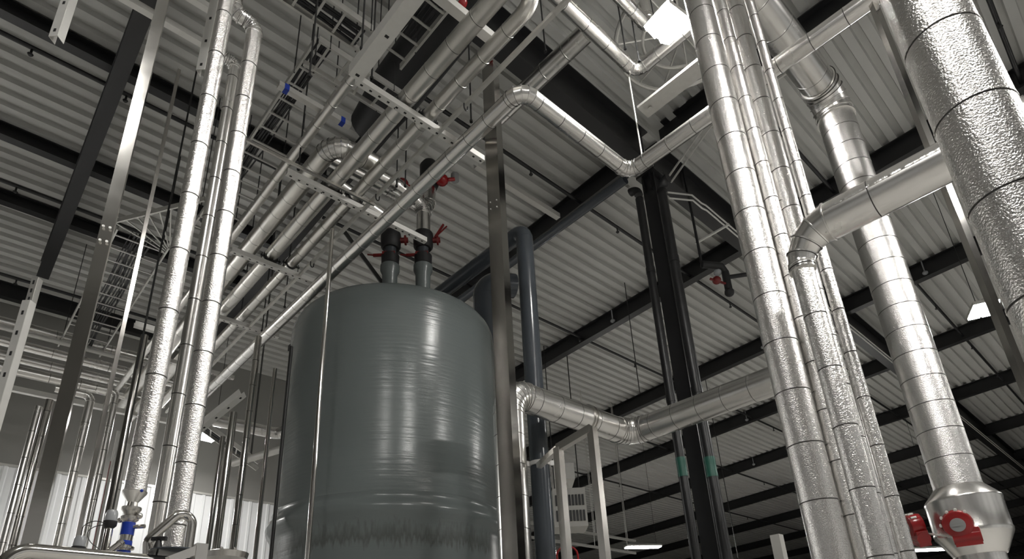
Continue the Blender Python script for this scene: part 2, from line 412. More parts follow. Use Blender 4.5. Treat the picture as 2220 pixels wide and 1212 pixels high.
# ================================================================ LAMPS
def lamp(label, c, L=1.1, wd=.42, ang=0, wires=True, tilt=0, wing=0):
    root = thing('high_bay_lamp', label, 'lamp', c, 'high bay lamps')
    q = Matrix.Rotation(ang, 3, 'Z'); ax, ay = q @ X, q @ Y
    qt = Matrix.Rotation(tilt, 3, ax); ay = qt @ ay; az_ = qt @ Z
    mb = MB(); mb.box(c+az_*(.05+wing*.1), ax*L/2, ay*wd/2*(1-wing*.6), az_*.04)
    for s_ in (-1, 1): mb.box(c+az_*.11, ax*L*.42, ay*.05, az_*.03)
    mb.build('housing', 'cream', root)
    for s_ in (-1, 1):
        w_ = Matrix.Rotation(s_*wing, 3, ax); ay2, az2 = w_ @ ay, w_ @ az_
        mb = MB(); mb.box(c+ay*s_*wd*.27-az_*.01+az_*abs(wing)*.04, ax*(L/2-.03), ay2*(wd*.25-.012-abs(wing)*.02), az2*.022); mb.build('diffuser', 'lamp', root)
    if wires:
        for s_ in (-1, 1):
            p = c+az_*.08+ax*s_*L*.4; mb = MB(); mb.cyl(p, V((p.x, p.y, ROOF(p.y)+.555)), .008, n=6); mb.build('suspension_wire', 'rod', root)
lamp('glaring square lamp among the pipes at top, left of the right riser bundle', atz(1447, 58, 9.35), .42, .50, PI/2-.15, wing=.5)
lamp('bright small lamp below a dark beam at right, left of the polished strip', ath(2132, 672, 16.6), .7, .5, .4)
lamp('bright lamp low at left beside the silver risers, in front of the grey wall', ath(441, 946, 18.8), .75, .5, .1)
lamp('long glowing strip lamp near the bottom, left of the black column base', ath(1394, 1186, 30), 1.7, .45, -.55)
lamp('pair of glowing lamp faces below the red gear box at bottom right', ath(2010, 1192, 34), 2.2, .5, -.7)
HID = [(2.0, -2.6, 9.4), (9, -5, 9.4), (-3.2, 18.6, 7.0), (24, -7, 9.6), (-1.6, .1, 9.2)]  # unseen lamps; side and wall ones added for reflections and to light the panel
for i, c in enumerate(HID):
    lamp(['lamp high behind the viewer, to the right, out of view', 'lamp added for reflections, out of view right of the wide embossed duct',
          'lamp added to light the left wall panel, beyond the left edge of view', 'lamp added for reflections far away on the right, beyond the edge of view', 'small lamp almost straight above the viewer'][i], V(c), *((1.3, .55) if i < 4 else (.6, .35)), .3*i)

# ================================================================ TANK
root = thing('storage_tank', 'large upright grey-green fibreglass tank in the middle of the picture', 'tank', (5.34, 8.46, 0))
TC = V((5.34, 8.46, 0)); TR = 1.74
prof = [(0, TR+.01), (2.0, TR+.01), (3.66, TR+.012), (3.75, TR+.03), (3.83, TR+.08), (3.90, TR+.10), (3.97, TR+.08), (4.03, TR+.035), (4.08, TR+.02), (4.12, TR+.03), (4.16, TR+.008), (4.9, TR)]
prof += [(5.0, TR), (6.2, TR), (7.22, TR), (7.32, TR-.01), (7.41, TR-.04), (7.48, TR-.09), (7.53, TR-.17), (7.60, TR-.4), (7.68, TR-.8), (7.74, TR-1.3), (7.76, .02)]
mb = MB(); mb.lathe(TC, Z, prof, 128); mb.build('shell', 'tank', root)
for zz, rr in ((6.86, .0),):
    pass
c = V((5.34-1.74*math.cos(-.2), 8.46+.1, 7.0))
mb = MB(); lug = ath(632, 765, 9.95); mb.box(V((lug.x, lug.y, 7.05)), X*.05, Y*.05, Z*.05); mb.build('lifting_lug', 'steel', root)
# nozzles on top, with valves
def valve_stack(px_, D, label, hand):
    b = ath(px_, 600, D); x, y = b.x, b.y; z0 = 7.68
    def zz(py_): return ath(px_, py_, D).z
    root = thing('valve_assembly', label, 'valve', (x, y, z0), 'valves on the tank roof')
    mb = MB(); mb.lathe(V((x, y, z0)), Z, [(0, .12), (zz(597)-z0, .13), (zz(588)-z0, .165), (zz(578)-z0, .165), (zz(576)-z0, .10)], 24); mb.build('nozzle', 'tank', root)
    mb = MB(); mb.lathe(V((x, y, zz(577))), Z, [(0, .13), (.02, .15), (zz(556)-zz(577), .155), (zz(553)-zz(577), .1)], 24); mb.build('rubber_coupling', 'black', root)
    mb = MB(); mb.lathe(V((x, y, zz(556))), Z, [(0, .09), (zz(540)-zz(556), .10), (zz(538)-zz(556)+.04, .12)], 24); mb.build('spool', 'pvc', root)
    mb = MB(); mb.lathe(V((x, y, zz(540))), Z, [(0, .14), (.04, .17), (zz(514)-zz(540), .18), (zz(508)-zz(540), .17), (zz(507)-zz(540), .1)], 24); mb.build('valve_body', 'black', root)
    q = V((x, y, zz(552)))
    s_ = RT*-1; s_.z = 0; s_.normalize()
    mb = MB(); mb.bar(q+s_*.02, q+s_*.30, .03, .05); mb.bar(q+s_*.28, q+s_*.40+Z*.02, .02, .02); mb.bar(q-F*.11-s_*.1, q-F*.11+s_*.12, .05, .05); mb.build('lever_handle', 'darkred', root)
    q = V((x, y, zz(522)))
    mb = MB(); mb.cyl(q-s_*.16, q-s_*.30, .05, n=14); mb.cyl(q-s_*.24, q-s_*.27, .09, n=14)
    if hand: mb.bar(q-s_*.2+Z*.05, q-s_*.36+Z*.34, .04, .03); mb.bar(q-s_*.2+Z*.05, q-s_*.42+Z*.30, .02, .02)
    mb.build('gear_box', 'darkred', root)
    return x, y, zz(508)
va = valve_stack(845, 9.2, 'black valve with dark red lever on the tank roof, left of two', False)
vb = valve_stack(917, 9.2, 'black valve with dark red levers on the tank roof, right of two', True)
# foil-wrapped ducts from the valves
pA = V(vb); pts = [pA, V((pA.x, pA.y, 9.75)), V((pA.x-.55, pA.y+.05, 9.95)), V((pA.x-1.0, pA.y+.05, 9.95))]
pipe('insulated_duct', 'crumpled foil elbow pipe rising from the right tank valve and bending left', 'pipe', pts, .125, 'alu', 0, br=.26, n=7, elbow_m='foil', bead=.012)
pA = V(va); pts = [pA, V((pA.x, pA.y, 9.35)), V((pA.x-1.1, pA.y, 9.6))]
pipe('insulated_duct', 'short silver pipe bending left from the left tank valve', 'pipe', pts, .115, 'alu', 0, br=.22, n=5, elbow_m='foil', bead=.01)
a, b, c = atz(835, 413, 10.7), atz(928, 458, 10.7), None
pipe('insulated_duct', 'silver pipe passing behind the lowest rack pipe with a round foil end bend', 'pipe', [(a.x-1.2, b.y+.0, 10.7), (b.x, b.y, 10.7), (b.x+.02, b.y-.01, 11.3)], .14, 'alu', .5, br=.24, n=5, elbow_m='foil', bead=.01)
q = V((b.x+.02, b.y-.01, 11.65))
root = thing('valve_assembly', 'black valve with bright red gear box behind the lowest rack pipe, above the foil bend', 'valve', q)
mb = MB(); mb.lathe(q-Z*.35, Z, [(0, .16), (.1, .2), (.6, .2), (.7, .14)], 20); mb.build('valve_body', 'black', root)
g = q+V((.12, -.28, -.25)); mb = MB(); mb.ball(g, .14, 12, .9); mb.cyl(g, g+V((.25, -.1, .1)), .04, n=10); mb.build('gear_box', 'red', root)
g = q+V((.42, -.34, -.05)); mb = MB(); mb.cyl(g-Z*.08, g+Z*.08, .09, n=12); mb.build('position_indicator', 'grey', root)
q = atz(872, 398, 11.2); mb = MB(); mb.ball(q, .13, 12, .8); mb.bar(q-X*.25, q+X*.25, .06, .08); tag(mb.build('valve_gear_box', 'darkred', None, q), 'small dark red gear box behind the lowest rack pipe, upper left of the foil bend', 'gear box')

# grey plastic vent pipe
px_, py_, r = vert(800, 1136, 1176, 8.7)
zt = ath(1135, 500, 8.7).z
pipe('plastic_pipe', 'dark grey plastic pipe rising right of the tall square post, elbow on top', 'pipe', [(px_, py_, 0), (px_, py_, zt), (px_+.02, py_+2.6, zt)], r, 'pvc', 0, br=r*1.3, smooth=(1,), part='pipe_run')
q = ath(1052, 620, 11.5)
pipe('plastic_pipe', 'wide dark grey plastic elbow half hidden behind the square post above the tank', 'pipe', [(q.x, q.y, 0), (q.x, q.y, 9.7), (q.x+.62, q.y-.25, 9.75)], .27, 'pvc', 0, br=.4, smooth=(1,), part='pipe_run')

# ================================================================ TALL SQUARE POST (middle)
def post(name, label, y, xl, xr, D, ztop, m='stainless', rot=0, w_=None, cat='post', zbot=0, depth=None, group=None, bolts=None):
    px_, py_, r = vert(y, xl, xr, D)
    q = Matrix.Rotation(rot, 3, 'Z'); hw = (w_/2 if w_ else r/1.3); hd = (depth/2 if depth else hw)
    c = V((px_, py_, (ztop+zbot)/2))
    if bolts is None:
        mb = MB(); mb.box(c, (q @ X)*hw, (q @ Y)*hd, Z*(ztop-zbot)/2)
        return tag(mb.build(name, m, None, V((px_, py_, zbot))), label, cat, group)
    root = thing(name, label, cat, (px_, py_, zbot), group)
    mb = MB(); mb.box(c, (q @ X)*hw, (q @ Y)*hd, Z*(ztop-zbot)/2); mb.build('post_tube', m, root)
    f = -(q @ bolts[1]); 
    for zb in bolts[0]:
        for s1 in (-1, 1):
            for s2 in (-1, 1):
                p = V((px_, py_, zb+s2*.05)) + f*(hw+.002) + f.cross(Z)*s1*hw*.5
                mb = MB(); mb.cyl(p, p+f*.008, .008, n=8); mb.build('screw_head', 'galv_white', root)
    return root
post('square_post', 'tall polished square steel post in front of the tank right edge', 900, 1078, 1121, 6.0, 9.3, 'post', math.radians(21), .165, bolts=([ath(1095, 452, 6).z], X))

# ================================================================ RISERS, left
def riser(label, y, xl, xr, D, ztop, m='stucco', seam=.42, phase=.4, zbot=0, more=None, group=None, name='insulated_riser', **k):
    px_, py_, r = vert(y, xl, xr, D)
    pts = [(px_, py_, zbot), (px_, py_, ztop)] + [(px_+a, py_+b, ztop+c) for a, b, c in (more or [])]
    return pipe(name, label, 'pipe', pts, r, m, seam, phase, group=group, **k)
px_, py_, r = vert(800, 318, 366, 4); AX = V((px_, py_, 0)); zc = ath(300, 1068, 4).z
pipe('insulated_riser', 'silver insulated riser at left ending above a cone and valve, foremost of three', 'pipe', [(px_, py_, zc), (px_, py_, 11.5)], .058, 'stucco', .46, .55)
riser('silver riser at left directly behind the foremost one, middle of three', 800, 381, 413, 4.75, 7.12, 'alu', .40, .3, more=[(-.14, 0, 0), (-.14, 0, 2.5)], br=.06, elbow_m='foil')
riser('silver riser at left, right of three, arched bend at its top', 800, 413, 459, 4.35, 7.2, 'stucco', .40, .7, more=[(-.2, 0, 0), (-.2, 0, 2.5)], br=.1, elbow_m='foil')
# square polished upright and thin upright
post('square_post', 'polished flat-faced steel post left of the three risers reflecting a lamp', 500, 218, 246, 3.8, ROOF(3.8)-.0, 'stainless', math.radians(-14), .068, depth=.05, bolts=([ath(230, 516, 3.8).z], Y))
mb = MB(); px_, py_, r = vert(500, 308, 317, 5); zt = ath(384, 150, 5).z
mb.box(V((px_, py_, zt/2)), X*.014, Y*.014, Z*zt/2); tag(mb.build('thin_upright', 'post', None, V((px_, py_, 0))), 'thin brushed steel upright between the polished post and the silver risers', 'post')

# slotted channels
def channel(name, label, a, b, w_=.041, up=Z, m='galv_white', slots=.1, group=None, cat='channel', lip=True, slot_face=-1):
    a, b = V(a), V(b); t = (b-a).normalized(); L = (b-a).length
    sd = t.cross(up).normalized(); u2 = sd.cross(t); th = .004
    mb = MB(); h = w_
    mb.box((a+b)/2+u2*slot_face*h/2, t*L/2, sd*w_/2, u2*th/2)
    for s_ in (-1, 1): mb.box((a+b)/2+sd*s_*w_/2, t*L/2, sd*th/2, u2*h/2)
    if slots:
        x = .06
        while x < L-.04:
            mb.box(a+t*x+u2*slot_face*(h/2+.0015), t*.016, sd*w_*.14, u2*.0025, 1); x += slots
    return tag(mb.build(name, [m, 'slot'], None, a), label, cat, group)
px_, py_, r = vert(740, 28, 50, 5)
channel('slotted_channel', 'pale slotted steel channel upright at the far left edge', (px_, py_, 0), (px_, py_, ath(62, 655, 5).z), .055, F, slots=.16)
channel('slotted_channel', 'dull slotted channel rising behind the pale channel at far left', (px_+.01, py_+.04, 3.6), (px_+.01, py_+.04, ath(75, 597, 5).z), .045, F, 'galv', slots=.07)
px_, py_, r = vert(60, 118, 143, 4.5)
channel('slotted_channel', 'pale channel hanging down at the top left corner', (px_, py_, ath(118, 85, 4.5).z), (px_, py_, 11), .065, F, slots=.3)
px_, py_, r = vert(130, 438, 462, 4.7)
channel('slotted_channel', 'pale channel hanging behind the foremost left riser near the top', (px_-.02, py_, ath(440, 160, 4.7).z), (px_-.02, py_, 11), .075, F, slots=.3)
for (z_, ya, xa, xb, lab) in ((10, 7.05, -6, 1.42, 'pale steel angle crossing the top left ceiling behind the dark beam'), (10, 6.5, -6, 1.30, 'pale steel angle crossing the very top left above the risers')):
    channel('steel_angle', lab, (xa, ya, z_), (xb, ya, z_), .09, Z, 'galv_white', 0, cat='angle')

# ================================================================ PIPE RACK over the tank (runs along Y)
pipe('rack_pipe', 'slim silver rack pipe, leftmost and highest of the row', 'pipe', [(2.55, 17.5, 8.6), (2.55, 3.9, 8.6)], .06, 'alu_dull', .42, .2, group='silver pipes of the overhead rack')
pipe('rack_pipe', 'thick silver rack pipe ending in a segmented foil bend above the risers', 'pipe', [(2.89, 17.5, 8.66), (2.89, 6.25, 8.66), (3.5, 6.25, 8.66)], .138, 'alu_dull', .42, .5, br=.24, n=6, elbow_m='foil', group='silver pipes of the overhead rack')
pipe('rack_pipe', 'silver rack pipe third from the left, widest at the top edge', 'pipe', [(3.13, 17.5, 8.4), (3.13, 1.8, 8.4)], .108, 'alu_dull', .42, .35, group='silver pipes of the overhead rack')
pipe('rack_pipe', 'silver rack pipe with a smooth upturned bend at the top edge of the picture', 'pipe', [(3.48, 17.5, 8.4), (3.48, 3.0, 8.4), (3.50, 2.98, 9.5)], .087, 'alu_dull', .42, .6, br=.16, smooth=(1,), group='silver pipes of the overhead rack')
b_ = MB(); b_.bar(V((3.62, 16, 8.2)), V((3.62, 1.8, 8.2)), .045, .05); tag(b_.build('support_bar', 'galv', None, V((3.62, 9, 8.2))), 'thin flat steel bar running along the rack between the two lowest pipes', 'bar')
pipe('zigzag_pipe', 'silver pipe lowest in the rack, zigzagging past the square post and on behind the bundle', 'pipe',
     [(3.86, 16.5, 7.98), (3.87, 3.6, 8.0), (5.88, 3.6, 8.0), (5.88, -1.5, 8.0)], .10, 'alu', .37, .3, br=.16, n=4, bead=.008)

def cross_channel(yy, xa, xb, z_, label, w_=.07, m='galv_white'):
    channel('support_channel', label, (xa, yy, z_), (xb, yy, z_), w_, Z, m, .12, 'channels carrying the rack pipes', slot_face=-1)
cross_channel(4.86, 2.46, 4.36, 8.22, 'bright channel under the rack pipes, uppermost, lit white at its right end', .085)
cross_channel(6.72, 2.46, 4.75, 8.22, 'bright channel under the rack pipes, second from the top', .08)
cross_channel(8.8, 2.5, 4.2, 8.2, 'channel under the rack pipes at mid height beside the risers', .08)
cross_channel(10.9, 2.5, 4.2, 8.2, 'channel under the rack pipes low beside the risers', .08)
cross_channel(13.2, 2.5, 4.2, 8.2, 'channel under the rack pipes furthest from the viewer', .08)
a = atz(1012, 375, 12.25); b = atz(1210, 470, 12.25)
channel('steel_angle', 'beige angle bar reaching from behind the square post towards the dark beam', (a.x, b.y, 12.25), (b.x, b.y, 12.25), .13, Z, 'cream', 0, cat='angle')
# wide flat channel hanging in front, along Y
channel('support_channel', 'wide pale flat channel slanting across the top, ending beside the slim rack pipe', (2.36, 4.72, 8.1), (2.36, 2.2, 8.1), .155, Z, 'galv_white', .6)
a, b = aty(650, 212, 6.2), aty(835, 300, 6.2)
channel('support_channel', 'channel with blue tape marks behind the slim rack pipe above the foil bend', (1.95, 5.95, 8.75), (2.95, 5.95, 8.75), .075, Z, 'galv', 0)
for q in ((2.05, 5.95), (2.83, 5.95)):
    mb = MB(); mb.box(V((q[0], q[1], 8.75)), X*.03, Y*.044, Z*.045); tag(mb.build('tape_mark', 'blue'), 'blue tape mark on the channel, %s end' % ('left' if q[0] < 2.5 else 'right'), 'tape')
mb = MB(); mb.bar(V((1.6, 6.45, 8.14)), V((3.66, 6.45, 8.14)), .03, .04); tag(mb.build('support_bar', 'brushed'), 'thin brownish bar crossing below the rack pipes beside the black rod', 'bar')
# light conduits crossing under P2/P3
channel('support_channel', 'short bright channel stub between the two long rack pipes at top', (2.65, 3.75, 8.75), (3.6, 3.75, 8.75), .11, Z, 'galv_white', 0)

# cable trays
def tray(name, label, a, b, wd, rung=.3, m='galv', cables=True, side=0, h=.10, cw=.8):
    a, b = V(a), V(b); t = (b-a).normalized(); L = (b-a).length; sd = t.cross(Z).normalized()
    root = thing(name, label, 'cable tray', a)
    for s_ in (-1, 1):
        mb = MB(); mb.bar(a+sd*s_*wd/2, b+sd*s_*wd/2, .03, h); mb.build('side_rail', m, root)
    x = rung/2
    while x < L:
        mb = MB(); mb.bar(a+t*x-sd*wd/2-Z*.02, a+t*x+sd*wd/2-Z*.02, .03, .02); x += rung; mb.build('rung', m, root)
    for f_ in (.12, .88):
        for s_ in (-1, 1):
            p = a+t*L*f_+sd*s_*(wd/2+.01); mb = MB(); mb.cyl(p-Z*h*.6, V((p.x, p.y, ROOF(p.y)+.6)), .009, n=6); mb.build('hanger', 'rod', root)
    if cables:
        mb = MB(); n = int(wd*cw/.045)
        for i in range(n):
            off = side*wd*(.5-cw/2-.05) - wd*cw/2 + i*.045 + random.uniform(-.01, .01); pts = []
            ph = random.uniform(0, 6)
            for k in range(int(L/.4)+1):
                pts.append(a+t*min(L, k*.4)+sd*(off+.018*math.sin(ph+k*.8))+Z*(.02+.012*math.sin(ph*2+k)))
            mb.tube(pts, random.choice((.012, .018, .024)), 6)
        mb.build('cable_bundle', 'cable', root)
    return root
tray('cable_tray', 'ladder cable tray full of black cables, running beside the slim rack pipe', (2.69, 6.0, 10), (2.69, 11.2, 10), .62, .34, side=-1, cw=.5)
root = tray('cable_tray', 'ladder cable tray seen between polished post and left risers', (1.78, 11.9, 10), (1.78, 17.6, 10), .9, .46, cw=.45)
mb = MB(); ap = V((2.2, 12.1, 9.98))
for k in range(7):
    q = V((1.25, 11.75, 9.98)).lerp(V((2.05, 10.5, 9.98)), k/6); mb.bar(q, ap.lerp(V((2.25, 11.4, 9.98)), k/6*.5), .025, .02)
mb.bar(V((1.2, 11.8, 10)), V((2.3, 10.1, 10)), .03, .1); mb.build('bend_fitting', 'galv', root)
tray('cable_tray', 'ladder cable tray crossing the very top left of centre', (.6, 5.09, 9.3), (2.9, 5.09, 9.3), .36, .26, cables=True)
tray('cable_tray', 'ladder cable tray at the top centre with a dark cable mass', (3.05, 2.4, 9.4), (3.05, 5.2, 9.4), .4, .28)
tray('cable_tray', 'ladder cable tray crossing above the two long rack pipes', (2.3, 5.9, 9.6), (3.6, 5.9, 9.6), .45, .3, cables=False)
tray('cable_tray', 'small ladder tray near the lamp at bottom left, partly behind thin tubes', ath(415, 905, 15), ath(560, 1010, 15), .5, .35, cables=True)
mb = MB(); mb.sweep([(V((3.7, 3.75, 10.3)), Y, .33, 0), (V((3.75, 4.8, 10.3)), Y, .40, 0), (V((3.8, 6.2, 10.3)), Y, .40, 0), (V((3.85, 7.1, 10.3)), Y, .32, 0)], 20)
tag(mb.build('fabric_duct', 'black'), 'black bag-like duct above the rack pipes at top centre', 'duct')
q = atz(998, 3, 10.0); mb = MB(); mb.ball(q, .11, 12, .8); tag(mb.build('orange_cap', 'red'), 'small orange-red cap at the top edge above the rack pipes', 'cap')

# hanging threaded rods (px, y top, y bottom, distance)
rods = [(682, 60, 170, 5.2, 'beside the tray corner at the top'), (662, 225, 372, 7.0, 'in front of the slim rack pipe, long one'), (788, 40, 108, 5.0, 'next to the wide flat channel'),
        (808, 128, 172, 5.2, 'just right of the wide flat channel end'), (862, 325, 405, 7.6, 'above the tank valves'), (880, 335, 405, 7.6, 'above the tank valves, right one'),
        (1020, 215, 265, 6.0, 'beside the square post, upper part'), (1178, 65, 112, 6.2, 'above the zigzag pipe by the stub duct'), (632, 515, 562, 9.5, 'between the rack pipes above the tank shoulder'),
        (624, 600, 668, 10.5, 'left of the tank shoulder'), (576, 650, 720, 11.5, 'right of the left risers'), (1352, 85, 108, 6.4, 'near the glaring lamp'), (1382, 112, 135, 6.4, 'near the glaring lamp, lower one'),
        (528, 640, 690, 11.5, 'between risers and rack pipes'), (600, 470, 540, 9.3, 'in the middle of the rack')]
for (px_, ya, yb, D, lab) in rods:
    a = ath(px_, ya, D); b = ath(px_, yb, D); 
    mb = MB(); mb.cyl(V((a.x, a.y, b.z)), V((a.x, a.y, ROOF(a.y)+.555)), .011, n=8); mb.cyl(V((a.x, a.y, b.z)), V((a.x, a.y, b.z+.03)), .022, n=6)
    tag(mb.build('hanger_rod', 'rod', None, V((a.x, a.y, b.z))), 'thin black hanger rod %s' % lab, 'rod', 'black hanger rods')
a = ath(343, 565, 9); b = ath(297, 800, 9)
mb = MB(); mb.cyl(V((a.x, a.y, b.z)), V((a.x, a.y, ROOF(a.y)+.57)), .014, n=8); tag(mb.build('hanger_rod', 'rod'), 'long thin black rod hanging left of the three risers', 'rod', 'black hanger rods')
# diagonal black brace behind the rack
mb = MB(); mb.bar(atz(745, 500, 9.2), ath(842, 604, 9.25)-Z*.25, .06, .06); tag(mb.build('diagonal_brace', 'rod'), 'black diagonal brace left of the tank valves', 'brace')

# ================================================================ LARGE U PIPE, centre right
px_, py_, r = vert(1000, 1066, 1143, 7.5)
zt = 5.2; UY = 5.43
pipe('insulated_pipe', 'large silver pipe rising behind the square post, bending right and back, foil elbows', 'pipe',
     [(px_, UY, 0), (px_, UY, zt), (7.74, UY, zt), (7.74, 2.35, zt), (7.74, 2.35, 1)], .20, 'alu', .40, .4, br=.32, n=7, elbow_m='alu', bead=.009)
q = aty(1268, 905, UY)
root = thing('pipe_clamp', 'curved steel clamp strap around the large silver pipe above the tube frame', 'clamp', (q.x, UY, zt-.25))
mb = MB(); 
for s_ in (0, .05): mb.sweep([(V((q.x+s_, UY, zt)), X, .22, 0), (V((q.x+s_+.02, UY, zt)), X, .22, 0)], 32)
mb.build('strap', 'brushed', root)
mb = MB(); mb.bar(V((q.x+.03, UY-.06, zt-.22)), V((q.x+.03, UY-.06, zt-.5)), .05, .02, Y); mb.build('bracket_foot', 'brushed', root)
# tube frame stand
root = thing('tube_frame', 'brushed steel square tube frame under the large silver pipe', 'frame', (5.35, 5.0, 0))
Lx, Ly, lr = vert(1100, 1212, 1229, 7.2); Rx, Ry, rr_ = vert(1100, 1292, 1310, 7.0)
zl, zr = ath(1207, 972, 7.2).z, ath(1285, 928, 7.0).z
for (xx, yy, zz) in ((Lx, Ly, zl), (Rx, Ry, zr)):
    mb = MB(); mb.box(V((xx, yy, zz/2)), X*.045, Y*.045, Z*zz/2); mb.build('leg', 'brushed', root)
mb = MB(); mb.bar(V((Lx, Ly, zl)), V((Rx, Ry, zr)), .09, .09); mb.build('top_rail', 'brushed', root)
a = ath(1168, 1010, 7.6)
mb = MB(); mb.bar(V((Lx, Ly, zl)), a, .07, .07); mb.build('brace', 'brushed', root)
px_, py_, r = vert(800, 1136, 1176, 8.7); zz = ath(1160, 1008, 8.7).z
mb = MB(); mb.sweep([(V((px_, py_, zz-.03)), Z, r+.02, 0), (V((px_, py_, zz+.03)), Z, r+.02, 0)], 28)
s_ = V((RT.x, RT.y, 0)).normalized()
for k in (-1, 1): mb.box(V((px_, py_, zz))+s_*k*(r+.06)-V((F.x, F.y, 0))*.05, s_*.05, V((F.x, F.y, 0)).normalized()*.02, Z*.035)
tag(mb.build('pipe_clamp', 'galv_white'), 'pale clamp ring around the dark grey plastic pipe beside the tube frame', 'clamp')

# ================================================================ RIGHT BUNDLE
G = 'upright silver pipes of the right bundle'
riser('widest embossed silver riser on the left of the right-hand bundle', 900, 1688, 1772, 5, 8.75, 'stucco', .432, .45, group=G)
riser('slim embossed riser second from the left in the right-hand bundle', 900, 1772, 1813, 5.06, 8.75, 'stucco', .405, .6, group=G)
riser('silver riser third in the bundle, seen only above the big elbow', 100, 1594, 1638, 5.15, 8.75, 'stucco', .43, .55, group=G)
riser('slim embossed riser rightmost in the right-hand bundle', 1012, 1898, 1931, 4.95, 8.75, 'stucco', .37, .4, group=G)
# elbowed one with big horizontal duct
px_, py_, r = vert(900, 1800, 1851, 4.55); zt = 4.71; rr_ = .143
root = thing('insulated_elbow_duct', 'thick silver duct coming from the right and turning down into the bundle', 'pipe', (px_, py_, 0))
d1, d2 = Y, -Z
mb = MB(); tl = elbow(mb, V((px_, py_, zt)), Y, -Z, rr_, .26, 4, .008, r2=.088); mb.build('elbow', ['alu', 'seam'], root)
mb = MB(); straight(mb, V((px_, py_, 0)), V((px_, py_, zt-tl)), .078, .43, .35); mb.build('jacket_section', ['stucco', 'seam'], root)
mb = MB(); straight(mb, V((px_, py_-tl, zt)), V((px_, -1.2, zt)), rr_-.002, .62, .5); 
mb.build('jacket_section', ['alu', 'seam'], root)
n_ = V((-.99, 0, .11)).normalized(); mb = MB(); mb.bar(V((px_, py_-tl, zt))+n_*rr_, V((px_, -1.2, zt))+n_*rr_, .004, .012, X.cross(Y)); mb.build('lap_seam', 'foil', root)
mb = MB(); mb.lathe(V((px_, py_, zt-tl-.03)), Z, [(0, .08), (0, .094), (.02, .094), (.025, .088), (.045, .088), (.05, .095), (.07, .095), (.07, .08)], 32); mb.build('end_band', 'foil', root)

# big riser with valve at the base
DD = 8.0; px_, py_, r = vert(643, 1889, 1993, DD); zv0, zv1 = ath(2100, 1150, DD).z, ath(2080, 1085, DD).z
ztop = 8.98; KK = DD/6.8; r = .19*KK
root = thing('insulated_riser', 'tall wide silver riser right of the bundle, segmented top bend, fat valve box', 'pipe', (px_, py_, 0))
dd = V((-1, 0, .02)).normalized()
mb = MB(); tl = elbow(mb, V((px_, py_, ztop)), Z, dd, r*1.03, .40, 6, .014); mb.build('elbow', ['alu', 'seam'], root)
mb = MB(); straight(mb, V((px_, py_, zv1)), V((px_, py_, ztop-tl)), r, .31, .4); mb.build('jacket_section', ['stucco', 'seam'], root)
e0 = V((px_, py_, ztop)); mb = MB(); straight(mb, e0+dd*tl, e0+dd*2.3, r*.97, .5, .4); mb.build('jacket_section', ['alu', 'seam'], root)
mb = MB(); R_ = .292*KK
hh = zv1-zv0
mb.lathe(V((px_, py_, zv0-.26)), Z, [(-zv0+.26, .185*KK), (0, .185*KK), (0, .20*KK), (.20, R_), (.235, R_+.006), (.25, R_), (.26+hh-.04, R_), (.26+hh-.02, R_+.005), (.26+hh, R_), (.26+hh+.13, .195*KK), (.26+hh+.13, .18*KK)], 64)
mb.build('valve_box', 'alu', root)
# red gear boxes
def gearbox(c, face, side, label, s=1.):
    root = thing('gear_operator', label, 'gear box', c, 'red gear operators at the bottom right')
    up = side.cross(face).normalized()
    if up.z < 0: up = -up
    mb = MB(); mb.sweep([(c-face*.05*s, face, .098*s, 0), (c+face*.02*s, face, .105*s, 0), (c+face*.05*s, face, .095*s, 0), (c+face*.06*s, face, .06*s, 0)], 28)
    c2 = c+side*.035*s-up*.10*s
    mb.box(c2, side*.085*s, up*.065*s, face*.045*s)
    mb.cyl(c2-side*.09*s, c2+side*.09*s, .055*s, n=18)
    mb.build('gear_case', 'red', root)
    mb = MB(); mb.cyl(c+face*.055*s, c+face*.072*s, .05*s, n=24); mb.bar(c+face*.074*s-side*.035*s, c+face*.074*s+side*.035*s, .015*s, .006*s, face); mb.build('position_dial', 'grey', root)
    for k in range(5):
        a = math.radians(50+k*32); p = c+side*math.cos(a)*.105*s+up*math.sin(a)*.105*s
        mb = MB(); mb.cyl(p-face*.01, p+face*.035*s, .011*s, n=8); mb.build('bolt', 'galv_white', root)
    return c2
fc = -V((F.x, F.y, 0)).normalized(); 
g = ath(2075, 1135, DD-.44); face = (CAM-g); face.z = -.35*1; face = V((-.93, -.2, -.32)).normalized(); side = face.cross(Z).normalized()*-1
if side.dot(RT) < 0: side = -side
c2 = gearbox(g, face, side, 'red gear box with round grey dial on the fat valve box at bottom right', 1.3)
g2 = ath(1983, 1140, DD-.2)
c3 = gearbox(g2, (face*.35-side*.93).normalized(), (side*.35+face*.93).normalized(), 'dark red gear box seen edge on, left of the fat valve box', 1.2)
mb = MB(); mb.cyl(c2-side*.08, g2-Z*.09+side*.06, .011, n=8); mb.cyl(g2-Z*.09+side*.06, g2-Z*.09+side*.1, .03, n=12)
tag(mb.build('connecting_rod', 'galv_white'), 'thin bright rod joining the two red gear boxes', 'rod')

# near embossed duct at right edge
px_, py_, r = vert(231, 2005, 2218, 3); px_, py_ = 3.0, .062
pipe('insulated_riser', 'very wide embossed silver duct close to the viewer at the right edge', 'pipe', [(px_, py_, 0), (px_, py_, 9)], .157, 'stucco', .47, .3, lip=.003)
px_, py_, r = vert(435, 2047, 2080, 6)
post('square_post', 'polished flat strip post behind the near embossed duct with a white glare', 435, 2047, 2080, 5.9, 11.9, 'stainless', math.radians(-25), .085, depth=.05)

